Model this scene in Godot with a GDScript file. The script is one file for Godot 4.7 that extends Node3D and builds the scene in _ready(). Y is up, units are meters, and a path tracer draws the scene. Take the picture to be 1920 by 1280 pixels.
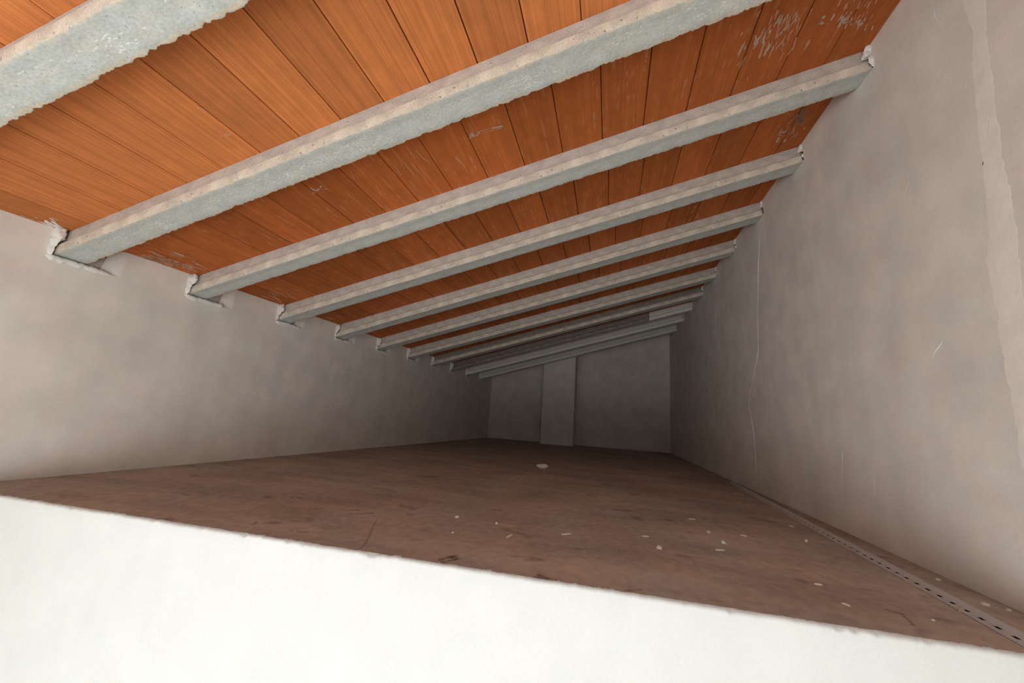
extends Node3D
# A low loft under a sloping roof of ceramic boards on concrete beams, seen over the white wall that carries its floor.
# x runs along the beams (rising to the right), -z into the loft, y up; metres. The room in front of the loft has its floor at y = 0.

const EYE := 3.1                     # camera height
const LOFT := 2.6                    # top of the loft floor
const RISE := 0.2785                 # roof slope along x
const LIP := EYE + 1.5561            # height of the beam soffits at x = 0
const DEPTH := 0.1439                # soffit to underside of the ceramic boards
const FAR := -8.92                   # far gable wall
const BACK := 10.65                    # wall of the room behind the camera
const BEAM_WIDTH := 0.145
const DOOR := 12.0
const FILL_R := 15.5
const FILL_L := 20.0
const FILL_ROOF := 3.2

# z of the near bottom edge of each beam at the left and at the right wall
const BEAMS := {
	-2: [0.86, 0.87], -1: [0.12, 0.13], 0: [-0.615, -0.608], 1: [-1.338, -1.308], 2: [-2.048, -2.085], 3: [-2.822, -2.836],
	4: [-3.58, -3.57], 5: [-4.333, -4.315], 6: [-5.075, -5.085], 7: [-5.84, -5.805], 8: [-6.57, -6.54], 9: [-7.31, -7.24], 10: [-8.08, -8.02],
}

var M := {}
var rng := RandomNumberGenerator.new()
var view: Transform3D


func _ready() -> void:
	# ---------------------------------------------------------------- camera, sky, daylight, exposure
	var cam := Camera3D.new()
	cam.name = "camera"
	cam.position = Vector3(0, EYE, 0)
	cam.rotation = Vector3(0.1931, 0.2558, 0.0703)
	cam.fov = rad_to_deg(2.0 * atan(640.0 / 726.0))
	cam.near = 0.02
	cam.current = true
	add_child(cam)
	view = cam.transform
	var env := Environment.new()
	env.background_mode = Environment.BG_SKY
	env.sky = Sky.new()
	var air := ProceduralSkyMaterial.new()
	air.sky_top_color = Color(0.40, 0.58, 0.86)
	air.sky_horizon_color = Color(0.80, 0.86, 0.92)
	air.ground_bottom_color = Color(0.62, 0.58, 0.52)
	air.ground_horizon_color = Color(0.78, 0.78, 0.76)
	env.sky.sky_material = air
	env.background_energy_multiplier = 1.0
	env.tonemap_mode = Environment.TONE_MAPPER_LINEAR
	env.tonemap_exposure = 0.98
	env.sdfgi_enabled = true
	env.ssao_enabled = true
	env.ssil_enabled = true
	var we := WorldEnvironment.new()
	we.name = "environment"
	we.environment = env
	add_child(we)
	# daylight: the terrace door at the far end of the room in front of the loft, plus added fill lamps at its sides and roof
	daylight("daylight_door", Vector3(-0.6, 0.9, BACK - 0.03), Vector2(3.6, 1.5), Vector3.ZERO, DOOR)
	daylight("added_fill_right", Vector3(right_x(3.0) - 0.03, 1.55, 3.0), Vector2(2.8, 1.8), Vector3(0, PI / 2, 0), FILL_R)  # invented side window, added to brighten the left wall and ceiling
	daylight("added_fill_left", Vector3(left_x(3.0) + 0.03, 1.55, 3.0), Vector2(2.8, 1.8), Vector3(0, -PI / 2, 0), FILL_L)  # its invented counterpart, added to brighten the right wall
	daylight("added_fill_roof", Vector3(-0.1, tile_y(-0.1) + 0.02, 1.95), Vector2(1.6, 1.3), Vector3(-PI / 2, 0, 0), FILL_ROOF)  # invented skylight, added to lift the loft floor and walls

	make_materials()
	build_floor()
	build_walls()
	build_ceiling()
	build_lower_room()
	for i in BEAMS:
		build_beam(i)
	build_plaster()
	build_bead()
	build_debris()


func daylight(called: String, at: Vector3, size: Vector2, turn: Vector3, energy: float) -> void:
	var day := AreaLight3D.new()
	day.name = called
	day.area_size = size
	day.position = at
	day.rotation = turn
	day.light_energy = energy
	day.light_color = Color(0.955, 0.98, 1.0)
	day.area_range = 30.0
	day.area_attenuation = 2.0
	day.shadow_enabled = true
	add_child(day)


# ==================================================================== small helpers

func left_x(z: float) -> float:
	return -3.0636 - 0.0337 * z

func right_x(z: float) -> float:
	return 1.311 + 0.0079 * z

func lip_y(x: float) -> float:
	return LIP + RISE * x

func tile_y(x: float) -> float:
	return LIP + DEPTH + RISE * x

func front_z(x: float) -> float:
	return -1.353 - 0.0469 * x

func ray(px: float, py: float) -> Vector3:
	return view.basis * Vector3((px - 960.0) / 726.0, -(py - 640.0) / 726.0, -1.0)

func on_plane(px: float, py: float, n: Vector3, p: Vector3) -> Vector3:
	var d := ray(px, py)
	return view.origin + d * (n.dot(p - view.origin) / n.dot(d))

func on_roof(px: float, py: float) -> Vector3:
	return on_plane(px, py, Vector3(-RISE, 1, 0), Vector3(0, LIP + DEPTH, 0))

func on_floor(px: float, py: float) -> Vector3:
	return on_plane(px, py, Vector3.UP, Vector3(0, LOFT, 0))

func on_right(px: float, py: float) -> Vector3:
	return on_plane(px, py, Vector3(1, 0, -0.0079), Vector3(1.311, 0, 0))

func on_left(px: float, py: float) -> Vector3:
	return on_plane(px, py, Vector3(1, 0, 0.0337), Vector3(-3.0636, 0, 0))

func tag(o: Node, label: String, category: String, group := "") -> void:
	o.set_meta("label", label)
	o.set_meta("category", category)
	if group:
		o.set_meta("group", group)

func structure(o: Node, label := "", category := "") -> void:
	o.set_meta("kind", "structure")
	if label:
		o.set_meta("label", label)
	if category:
		o.set_meta("category", category)

func put(called: String, mesh: Mesh, m: Variant, parent: Node = self) -> MeshInstance3D:
	var o := MeshInstance3D.new()
	o.name = called
	o.mesh = mesh
	if m is Array:
		for k in m.size():
			mesh.surface_set_material(k, m[k])
	else:
		o.material_override = m
	parent.add_child(o, true)
	return o

func empty(called: String, at: Vector3) -> Node3D:
	var o := Node3D.new()
	o.name = called
	add_child(o, true)
	o.position = at
	return o


# Collects faces. Corners are given counter-clockwise as seen from outside.
class Faces:
	var v := PackedVector3Array()
	var n := PackedVector3Array()
	var uv := PackedVector2Array()
	var ix := PackedInt32Array()

	func tri(a: Vector3, b: Vector3, c: Vector3, ua := Vector2.ZERO, ub := Vector2.ZERO, uc := Vector2.ZERO) -> void:
		var nn := (b - a).cross(c - a).normalized()
		var k := v.size()
		for p in [a, b, c]:
			v.append(p)
			n.append(nn)
		uv.append(ua)
		uv.append(ub)
		uv.append(uc)
		ix.append_array([k, k + 2, k + 1])

	func quad(a: Vector3, b: Vector3, c: Vector3, d: Vector3, u: Array = []) -> void:
		var nn := (c - a).cross(d - b).normalized()
		var k := v.size()
		var j := 0
		for p in [a, b, c, d]:
			v.append(p)
			n.append(nn)
			uv.append(u[j] if u else Vector2.ZERO)
			j += 1
		ix.append_array([k, k + 2, k + 1, k, k + 3, k + 2])

	# rows of points, smooth; normal = d/du x d/dv where u runs along a row and v from row to row
	func grid(rows: Array, uvs: Array = [], flip := false) -> void:
		var h := rows.size()
		var w: int = rows[0].size()
		var k := v.size()
		for j in h:
			for i in w:
				var du: Vector3 = rows[j][mini(i + 1, w - 1)] - rows[j][maxi(i - 1, 0)]
				var dv: Vector3 = rows[mini(j + 1, h - 1)][i] - rows[maxi(j - 1, 0)][i]
				var nn := du.cross(dv).normalized()
				v.append(rows[j][i])
				n.append(-nn if flip else nn)
				uv.append(uvs[j][i] if uvs else Vector2.ZERO)
		for j in h - 1:
			for i in w - 1:
				var a := k + j * w + i
				var b := a + 1
				var c := a + w + 1
				var d := a + w
				if flip:
					ix.append_array([a, b, c, a, c, d])
				else:
					ix.append_array([a, c, b, a, d, c])

	func box(lo: Vector3, hi: Vector3) -> void:
		var p := []
		for k in 8:
			p.append(Vector3(hi.x if k & 1 else lo.x, hi.y if k & 2 else lo.y, hi.z if k & 4 else lo.z))
		for q in [[0, 2, 3, 1], [4, 5, 7, 6], [0, 1, 5, 4], [2, 6, 7, 3], [0, 4, 6, 2], [1, 3, 7, 5]]:
			quad(p[q[0]], p[q[1]], p[q[2]], p[q[3]])

	# a polygon (in any plane) between two copies of it
	func prism(outline: PackedVector2Array, front: Callable, back: Callable) -> void:
		var area := 0.0
		for i in outline.size():
			var a := outline[i]
			var b := outline[(i + 1) % outline.size()]
			area += a.x * b.y - b.x * a.y
		var poly := outline.duplicate()
		if area < 0:
			poly.reverse()
		var f := []
		var g := []
		for p in poly:
			f.append(front.call(p))
			g.append(back.call(p))
		# does «poly counter-clockwise» read counter-clockwise on the front face as seen from outside?
		var tris := Geometry2D.triangulate_polygon(poly)
		var out: Vector3 = f[tris[0]] - g[tris[0]]
		for k in range(0, tris.size(), 3):
			var a := tris[k]
			var b := tris[k + 1]
			var c := tris[k + 2]
			var nn: Vector3 = (f[b] - f[a]).cross(f[c] - f[a])
			if nn.dot(out) < 0:
				tri(f[a], f[c], f[b], poly[a], poly[c], poly[b])
				tri(g[a], g[b], g[c], poly[a], poly[b], poly[c])
			else:
				tri(f[a], f[b], f[c], poly[a], poly[b], poly[c])
				tri(g[a], g[c], g[b], poly[a], poly[c], poly[b])
		var m := poly.size()
		for i in m:
			var j := (i + 1) % m
			var mid := (poly[i] + poly[j]) * 0.5
			var side := (poly[j] - poly[i])
			if side.length() < 1e-7:
				continue
			var outward2 := Vector2(side.y, -side.x).normalized()   # right of a counter-clockwise walk
			var o3: Vector3 = front.call(mid + outward2 * 0.01) - front.call(mid)
			var nn: Vector3 = (g[i] - f[i]).cross(g[j] - f[i])
			if nn.dot(o3) < 0:
				quad(f[i], f[j], g[j], g[i], [poly[i], poly[j], poly[j], poly[i]])
			else:
				quad(f[i], g[i], g[j], f[j], [poly[i], poly[i], poly[j], poly[j]])

	func to(mesh: ArrayMesh = null) -> ArrayMesh:
		if mesh == null:
			mesh = ArrayMesh.new()
		var a := []
		a.resize(Mesh.ARRAY_MAX)
		a[Mesh.ARRAY_VERTEX] = v
		a[Mesh.ARRAY_NORMAL] = n
		a[Mesh.ARRAY_TEX_UV] = uv
		a[Mesh.ARRAY_INDEX] = ix
		mesh.add_surface_from_arrays(Mesh.PRIMITIVE_TRIANGLES, a)
		return mesh


# ==================================================================== materials

func noise_bytes(w: int, h: int, freq: float, octaves: int, s: int, squeeze := Vector2.ONE) -> PackedByteArray:
	# squeeze > 1 stretches the pattern along that side
	var f := FastNoiseLite.new()
	f.noise_type = FastNoiseLite.TYPE_SIMPLEX_SMOOTH
	f.seed = s
	f.frequency = freq
	f.fractal_octaves = octaves
	f.fractal_type = FastNoiseLite.FRACTAL_FBM if octaves > 1 else FastNoiseLite.FRACTAL_NONE
	var a := maxi(8, int(w / squeeze.x))
	var b := maxi(8, int(h / squeeze.y))
	var im := f.get_seamless_image(a, b)
	im.convert(Image.FORMAT_L8)
	if a != w or b != h:
		im.resize(w, h, Image.INTERPOLATE_CUBIC)
	return im.get_data()

func srgb(c: Color) -> Color:
	return c.linear_to_srgb()

func mat(color: Color, rough := 0.9) -> StandardMaterial3D:
	var m := StandardMaterial3D.new()
	m.albedo_color = color
	m.roughness = rough
	m.metallic_specular = 0.3
	return m

func tex_from(w: int, h: int, data: PackedByteArray) -> ImageTexture:
	return ImageTexture.create_from_image(Image.create_from_data(w, h, false, Image.FORMAT_RGB8, data))

func grey_from(w: int, h: int, data: PackedByteArray) -> ImageTexture:
	return ImageTexture.create_from_image(Image.create_from_data(w, h, false, Image.FORMAT_L8, data))

# plaster: trowel strokes (mostly upright), pinkish and greyish mottling, fine grain
func plaster_textures(s: int, base: Color, mottle: float, stroke: float) -> Array:
	var w := 1024
	var a := noise_bytes(w, w, 0.006, 4, s)
	var b := noise_bytes(w, w, 0.012, 3, s + 1, Vector2(1.0, 5.0))
	var c := noise_bytes(w, w, 0.12, 3, s + 2)
	var e := noise_bytes(w, w, 0.009, 3, s + 3)
	var hb := noise_bytes(w, w, 0.02, 4, s + 4, Vector2(1.0, 2.0))
	var col := PackedByteArray()
	col.resize(w * w * 3)
	var hgt := PackedByteArray()
	hgt.resize(w * w)
	var R := base.r * 255.0
	var G := base.g * 255.0
	var B := base.b * 255.0
	for i in w * w:
		var k := 1.0 + mottle * (a[i] - 128) / 128.0 + stroke * (b[i] - 128) / 128.0 + 0.012 * (c[i] - 128) / 128.0
		var t := mottle * 0.35 * (e[i] - 128) / 128.0
		col[3 * i] = clampi(int(R * (k + t)), 0, 255)
		col[3 * i + 1] = clampi(int(G * k), 0, 255)
		col[3 * i + 2] = clampi(int(B * (k - 0.4 * t)), 0, 255)
		hgt[i] = clampi(int(hb[i] * 0.75 + c[i] * 0.25), 0, 255)
	return [tex_from(w, w, col), grey_from(w, w, hgt)]

func plaster_mat(textures: Array, per_metre: float, relief: float) -> StandardMaterial3D:
	var m := mat(Color.WHITE, 0.92)
	m.albedo_texture = textures[0]
	m.heightmap_enabled = true
	m.heightmap_texture = textures[1]
	m.heightmap_scale = relief
	m.uv1_scale = Vector3.ONE * per_metre
	return m

func make_materials() -> void:
	rng.seed = 11
	var p := plaster_textures(20, Color(0.91, 0.878, 0.843), 0.04, 0.018)
	M.plaster = plaster_mat(p, 0.42, 0.10)
	var p2 := plaster_textures(60, Color(0.862, 0.866, 0.852), 0.012, 0.006)
	M.white = plaster_mat(p2, 0.6, 0.10)
	M.patch = mat(Color(0.925, 0.91, 0.885), 0.92)
	M.band = plaster_mat([p2[0], p[1]], 1.1, 0.06)
	M.band = plaster_mat([plaster_textures(60, Color(0.955, 0.925, 0.89), 0.02, 0.01)[0], p[1]], 1.1, 0.06)
	# ---- concrete of the beams
	var cw := 512
	var a := noise_bytes(cw, cw, 0.012, 4, 91)
	var b := noise_bytes(cw, cw, 0.16, 2, 92)
	var c := noise_bytes(cw, cw, 0.05, 2, 93)
	var col := PackedByteArray()
	col.resize(cw * cw * 3)
	for i in cw * cw:
		var k := 1.0 + 0.09 * (a[i] - 128) / 128.0 + 0.09 * (b[i] - 128) / 128.0
		if c[i] < 34:
			k *= 0.72
		col[3 * i] = clampi(int(200 * k), 0, 255)
		col[3 * i + 1] = clampi(int(191 * k), 0, 255)
		col[3 * i + 2] = clampi(int(182 * k), 0, 255)
	M.concrete = mat(Color.WHITE, 0.9)
	M.concrete.albedo_texture = tex_from(cw, cw, col)
	M.concrete.heightmap_enabled = true
	M.concrete.heightmap_texture = grey_from(cw, cw, b)
	M.concrete.heightmap_scale = 0.05
	M.concrete.uv1_scale = Vector3(2.86, 0.357, 1)
	M.flange = M.concrete.duplicate()   # the cream cement skin of the flange lip
	M.flange.albedo_color = Color(1.06, 1.045, 1.01)
	M.dark_concrete = M.concrete.duplicate()   # darker grey for the beams next to the paler ones
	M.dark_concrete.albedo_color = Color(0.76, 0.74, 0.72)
	M.rough_concrete = M.concrete.duplicate()
	M.rough_concrete.albedo_color = Color(1.0, 1.0, 1.0)
	M.rough_concrete.heightmap_scale = 0.6
	M.rough_concrete.uv1_scale = Vector3.ONE * 1.4
	M.pale_beam = M.concrete.duplicate()  # paler tone for the beams at the far end
	M.pale_beam.albedo_color = Color(1.07, 1.05, 1.01)
	M.pale_beam.albedo_texture = p2[0]
	soffit_material()
	tile_materials()
	floor_material()
	# ---- odds and ends
	M.slab = mat(Color(0.62, 0.60, 0.57), 0.9)
	M.room_floor = mat(Color(0.80, 0.76, 0.70), 0.5)
	M.room_wall = M.white
	M.zinc = mat(Color(0.77, 0.74, 0.73), 0.5)
	M.chip = mat(Color(0.90, 0.87, 0.82), 0.9)
	M.chip_dull = mat(Color(0.74, 0.68, 0.62), 0.9)
	M.smear_thin = mat(Color(0.80, 0.56, 0.44), 0.95)
	M.smear = mat(Color(0.80, 0.66, 0.58), 0.95)
	M.smear_thick = mat(Color(0.90, 0.87, 0.83), 0.95)
	M.smear_grey = mat(Color(0.56, 0.50, 0.47), 0.95)
	M.frame = mat(Color(0.92, 0.92, 0.90), 0.4)

# underside of the beams: bluish cement skin with lime spots and small pits
func soffit_material() -> void:
	var w := 1024
	var h := 128
	var a := noise_bytes(w, h, 0.02, 4, 121)
	var b := noise_bytes(w, h, 0.11, 2, 122)
	var d := noise_bytes(w, h, 0.012, 2, 123)
	var e := noise_bytes(w, h, 0.035, 3, 124)
	var col := PackedByteArray()
	col.resize(w * h * 3)
	for i in w * h:
		var k := 1.0 + 0.045 * (a[i] - 128) / 128.0 + 0.06 * (b[i] - 128) / 128.0
		var t := 0.02 * (d[i] - 128) / 128.0
		# cream cement skin along both edges, ending in a ragged line
		var v := float(i / w) / h + 0.05 * (e[i] - 128) / 128.0
		var rim := clampf((0.15 - v) / 0.03, 0, 1) + clampf((v - 0.79) / 0.05, 0, 1)
		col[3 * i] = clampi(int(lerpf(203, 219, rim) * (k + t)), 0, 255)
		col[3 * i + 1] = clampi(int(lerpf(206, 208, rim) * k), 0, 255)
		col[3 * i + 2] = clampi(int(lerpf(200, 189, rim) * (k - t)), 0, 255)
	var im := Image.create_from_data(w, h, false, Image.FORMAT_RGB8, col)
	var plain := im.duplicate()
	for cl in 15:
		var cx := rng.randf() * w
		var cy := rng.randf_range(40, 92)
		for k in rng.randi_range(6, 20):
			var x := int(cx + rng.randfn(0, 30))
			var y := int(cy + rng.randfn(0, 6))
			var l := rng.randi_range(2, 7)
			for q in l:
				for y2 in rng.randi_range(1, 3):
					im.set_pixel(posmod(x + q, w), clampi(y + y2, 0, h - 1), Color(0.95, 0.95, 0.92))
	for k in 90:
		var x := rng.randi() % w
		var y := rng.randi() % h
		for q in rng.randi_range(1, 2):
			plain.set_pixel(posmod(x, w), posmod(y + q, h), Color(0.52, 0.50, 0.47))
	for k in 200:
		var x := rng.randi() % w
		var y := rng.randi() % h
		for q in rng.randi_range(1, 3):
			im.set_pixel(posmod(x, w), posmod(y + q, h), Color(0.46, 0.44, 0.40))
	M.soffit = mat(Color.WHITE, 0.85)
	M.soffit.albedo_texture = ImageTexture.create_from_image(im)
	M.soffit.heightmap_enabled = true
	M.soffit.heightmap_texture = grey_from(w, h, b)
	M.soffit.heightmap_scale = 0.03
	M.soffit_plain = M.soffit.duplicate()
	M.soffit_plain.albedo_texture = ImageTexture.create_from_image(plain)

# ceramic boards: extruded clay with fine scored lines along their length, some with dried mortar dust on a base darkened as shade
func tile_materials() -> void:
	M.tiles = []
	var w := 256
	var h := 512
	for k in 7:
		var dusty_shaded := k >= 3
		var grain := noise_bytes(w, h, 0.02, 3, 300 + k, Vector2(1.0, 64.0))
		var fine := noise_bytes(w, h, 0.2, 2, 320 + k)
		var cloud := noise_bytes(w, h, 0.008, 3, 340 + k)
		var streak := noise_bytes(w, h, 0.045, 3, 360 + k, Vector2(1.0, 16.0))
		var where := noise_bytes(w, h, 0.012, 2, 380 + k)
		var lines := PackedFloat32Array()
		lines.resize(w)
		lines.fill(0.0)
		var x := rng.randf_range(4, 14)
		while x < w - 4:
			var depth := rng.randf_range(0.12, 0.34) * (0.6 if dusty_shaded else 1.0)
			lines[int(x)] = depth
			lines[int(x) + 1] = depth * 0.6
			x += rng.randf_range(4, 7) if rng.randf() < 0.45 else rng.randf_range(12, 34)
		var col := PackedByteArray()
		col.resize(w * h * 3)
		for j in h:
			for i in w:
				var q := j * w + i
				var bright := 1.0 + 0.045 * (grain[q] - 128) / 128.0 + 0.04 * (fine[q] - 128) / 128.0 + 0.04 * (cloud[q] - 128) / 128.0
				bright -= lines[i] * (0.6 + 0.4 * grain[q] / 255.0)
				var r := (192.0 if dusty_shaded else 212.0) * bright  # darker, redder base imitates the shade behind the loft edge
				var g := (107.0 if dusty_shaded else 130.0) * bright
				var b := (54.0 if dusty_shaded else 75.0) * bright
				if dusty_shaded:
					var s := clampf((streak[q] - 158.0) / 60.0, 0, 1) * clampf((where[q] - 105.0) / 60.0, 0, 1) * 0.32
					r = lerpf(r, 214, s)
					g = lerpf(g, 176, s)
					b = lerpf(b, 150, s)
				col[3 * q] = clampi(int(r), 0, 255)
				col[3 * q + 1] = clampi(int(g), 0, 255)
				col[3 * q + 2] = clampi(int(b), 0, 255)
		var tex := tex_from(w, h, col)
		for tone in [1.0, 0.93]:
			var m := mat(Color(tone, tone, tone), 0.75)
			m.albedo_texture = tex
			M.tiles.append(m)
	M.tile_edge = mat(Color(0.55, 0.30, 0.17), 0.9)

# cement floor: blotches, brush strokes, scratches, a crack and dirt stains
func floor_material() -> void:
	var w := 1280
	var h := 2048
	var a := noise_bytes(w, h, 0.004, 4, 401)
	var b := noise_bytes(w, h, 0.012, 4, 402, Vector2(4.0, 1.0))
	var c := noise_bytes(w, h, 0.06, 3, 403)
	var d := noise_bytes(w, h, 0.006, 3, 404)
	var e := noise_bytes(w, h, 0.018, 3, 405, Vector2(2.0, 1.0))
	var col := PackedByteArray()
	col.resize(w * h * 3)
	for i in w * h:
		var k := 1.0 + 0.065 * (a[i] - 128) / 128.0 + 0.08 * (b[i] - 128) / 128.0 + 0.07 * (c[i] - 128) / 128.0
		var dark := clampf((58.0 - e[i]) / 30.0, 0, 1)
		k -= 0.16 * dark
		var t := 0.035 * (d[i] - 128) / 128.0
		col[3 * i] = clampi(int(180 * (k + t)), 0, 255)
		col[3 * i + 1] = clampi(int(160 * k), 0, 255)
		col[3 * i + 2] = clampi(int(146 * (k - t * 0.6)), 0, 255)
	var im := Image.create_from_data(w, h, false, Image.FORMAT_RGB8, col)
	# light crumbs ground into the cement and short scratches
	for k in 420:
		var px := Vector2(rng.randf() * w, pow(rng.randf(), 1.4) * h)
		blot(im, px, rng.randf_range(0.6, 1.6), Color(0.80, 0.74, 0.68), 0.5)
	for k in 80:
		var px := Vector2(rng.randf() * w, pow(rng.randf(), 1.5) * h)
		var dir := Vector2.from_angle(rng.randfn(0, 0.35)) * rng.randf_range(8, 40)
		stroke(im, px, px + dir, 0.6, Color(0.70, 0.62, 0.55), 0.35)
	for k in 46:
		var px := Vector2(rng.randf() * w, pow(rng.randf(), 1.5) * h)
		var dir := Vector2.from_angle(rng.randfn(0, 0.5)) * rng.randf_range(4, 22)
		stroke(im, px, px + dir, rng.randf_range(0.8, 2.2), Color(0.36, 0.28, 0.23), 0.3)
	# the crack and the dark stains at the front edge, the pale scuff on the right
	var crack := [Vector2(708, 972), Vector2(700, 985), Vector2(696, 997), Vector2(690, 1010), Vector2(684, 1020), Vector2(676, 1028), Vector2(660, 1031)]
	for k in crack.size() - 1:
		stroke(im, floor_px(crack[k]), floor_px(crack[k + 1]), 0.7, Color(0.30, 0.22, 0.18), 0.42)
	for s in [[824, 1049, 854, 1042, 3.0], [830, 1053, 862, 1048, 2.5], [843, 1044, 858, 1047, 3.5], [1005, 1082, 1048, 1090, 4.0], [1010, 1078, 1030, 1083, 3.0], [545, 931, 565, 934, 2.0], [556, 922, 572, 926, 1.6], [650, 957, 690, 955, 2.0], [655, 963, 700, 962, 2.5], [1100, 925, 1150, 931, 3.0], [1150, 955, 1185, 958, 3.0], [920, 955, 945, 957, 1.6], [1345, 985, 1362, 990, 1.6], [1288, 997, 1296, 999, 1.6], [1660, 1142, 1690, 1150, 1.4], [1690, 1150, 1714, 1172, 1.2]]:
		stroke(im, floor_px(Vector2(s[0], s[1])), floor_px(Vector2(s[2], s[3])), s[4], Color(0.28, 0.21, 0.17), 0.38)
	for k in 60:
		var q := floor_px(Vector2(1392 + rng.randfn(0, 7), 1113 + rng.randfn(0, 9)))
		blot(im, q, rng.randf_range(0.8, 2.2), Color(0.72, 0.60, 0.54), 0.35)
	for k in 4:
		stroke(im, floor_px(Vector2(815 + 4 * k, 1018 + 3 * k)), floor_px(Vector2(842 + 6 * k, 1018 + 3 * k)), 0.6, Color(0.66, 0.58, 0.52), 0.5)
	M.floor = mat(Color.WHITE, 0.88)
	M.floor.albedo_texture = ImageTexture.create_from_image(im)
	M.floor.heightmap_enabled = true
	M.floor.heightmap_texture = grey_from(w, h, b)
	M.floor.heightmap_scale = 0.25

func floor_uv(p: Vector3) -> Vector2:
	return Vector2((p.x + 3.1) / 4.5, (-p.z - 1.15) / 7.85)

func floor_px(px: Vector2) -> Vector2:
	var q := floor_uv(on_floor(px.x, px.y))
	return Vector2(q.x * 1280.0, q.y * 2048.0)

func blot(im: Image, at: Vector2, r: float, c: Color, share: float) -> void:
	for y in range(int(at.y - r - 1), int(at.y + r + 2)):
		for x in range(int(at.x - r - 1), int(at.x + r + 2)):
			if x < 0 or y < 0 or x >= im.get_width() or y >= im.get_height():
				continue
			var q := clampf(r + 0.5 - Vector2(x + 0.5, y + 0.5).distance_to(at), 0, 1) * share
			if q > 0:
				im.set_pixel(x, y, im.get_pixel(x, y).lerp(c, q))

func stroke(im: Image, a: Vector2, b: Vector2, r: float, c: Color, share: float) -> void:
	var n := maxi(1, int(a.distance_to(b) / maxf(0.7, r * 0.8)))
	for k in n + 1:
		blot(im, a.lerp(b, float(k) / n) + Vector2(rng.randfn(0, 0.5), rng.randfn(0, 0.5)), r * rng.randf_range(0.5, 1.1), c, share * rng.randf_range(0.4, 1.0))


# ==================================================================== structure

func build_floor() -> void:
	# the loft floor: a slab with a slightly broken front edge
	var f := Faces.new()
	var edge := []
	var x := -3.02
	var dip := 0.0
	while x < 1.33:
		dip = dip * 0.7 + rng.randfn(0, 0.0013)
		edge.append(Vector3(x, LOFT, front_z(x) - 0.014 + dip))
		x += 0.008
	edge.append(Vector3(1.33, LOFT, front_z(1.33) - 0.014))
	var rows := [edge, [], [], []]
	for p in edge:
		rows[1].append(Vector3(p.x, LOFT, -1.9))
		rows[2].append(Vector3(p.x, LOFT, -4.0))
		rows[3].append(Vector3(p.x, LOFT, FAR - 0.02))
	var uvs := []
	for r in rows:
		var q := []
		for p in r:
			q.append(floor_uv(p))
		uvs.append(q)
	f.grid(rows, uvs)
	for k in edge.size() - 1:
		var a: Vector3 = edge[k]
		var b: Vector3 = edge[k + 1]
		f.quad(a - Vector3(0, 0.2, 0), b - Vector3(0, 0.2, 0), b, a, [floor_uv(a), floor_uv(b), floor_uv(b), floor_uv(a)])
	f.quad(Vector3(-3.02, LOFT - 0.2, FAR), Vector3(1.33, LOFT - 0.2, FAR), Vector3(1.33, LOFT - 0.2, -1.42), Vector3(-3.02, LOFT - 0.2, -1.3))
	var o := put("floor", f.to(), M.floor)
	structure(o, "bare brown cement floor of the loft with crumbs and stains", "floor")

	# the white wall under the loft edge, its plaster running up to the floor with a ragged top
	f = Faces.new()
	var xs := []
	x = -3.03
	while x < 1.33:
		xs.append(x)
		x += 0.006
	xs.append(1.33)
	var top := []
	var back := []
	var low := []
	var mid := []
	var chips := {-1.325: 0.011, -1.135: 0.009, -1.075: 0.006, -0.805: 0.010, -0.79: 0.008, 0.62: 0.010, 0.66: 0.012, 0.71: 0.008, -2.2: 0.006, 0.35: 0.006, 0.83: 0.007}
	var wob := 0.0
	var wob2 := 0.0
	for xx in xs:
		wob = wob * 0.8 + rng.randfn(0, 0.0008)
		wob2 = wob2 * 0.8 + rng.randfn(0, 0.0008)
		var cut := 0.0
		for c in chips:
			cut = maxf(cut, chips[c] * (1.0 - absf(xx - c) / 0.016))
		var z := front_z(xx)
		back.append(Vector3(xx, LOFT - 0.0005 + wob * 0.3, z - 0.020 + wob2))
		top.append(Vector3(xx, LOFT - 0.001 + wob - cut, z - 0.003 + wob2))
		mid.append(Vector3(xx, LOFT - 0.012 + wob - cut * 0.8, z + 0.001 + wob2 * 0.4))
		low.append(Vector3(xx, 0, z + 0.002))
	var upper := []
	for k in mid.size():
		upper.append(Vector3(mid[k].x, LOFT - 0.05, front_z(mid[k].x) + 0.002))
	var fr := [low, upper, mid, top, back]
	var fuv := []
	for q in fr:
		var ur := []
		for p in q:
			ur.append(Vector2(p.x, p.y - p.z))
		fuv.append(ur)
	f.grid(fr, fuv)
	f.quad(Vector3(-3.03, 0, -1.5), Vector3(-3.03, LOFT, -1.5), Vector3(1.33, LOFT - 0.21, -1.6), Vector3(1.33, 0, -1.6))
	o = put("wall_front", f.to(), M.white)
	structure(o, "bright white painted wall below the edge of the loft floor", "wall")


func beam_z(i: int, x: float) -> float:
	return lerpf(BEAMS[i][0], BEAMS[i][1], (x + 3.0) / 4.3)

func ragged(a: Vector2, b: Vector2, step: float, amount: float, into: PackedVector2Array) -> void:
	# points from a (included) to b (not included), wobbling across the line
	var n := maxi(1, int(a.distance_to(b) / step))
	var across := (b - a).orthogonal().normalized()
	var w := 0.0
	for k in n:
		into.append(a.lerp(b, float(k) / n) + across * w)
		w = w * 0.6 + rng.randfn(0, amount)

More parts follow.
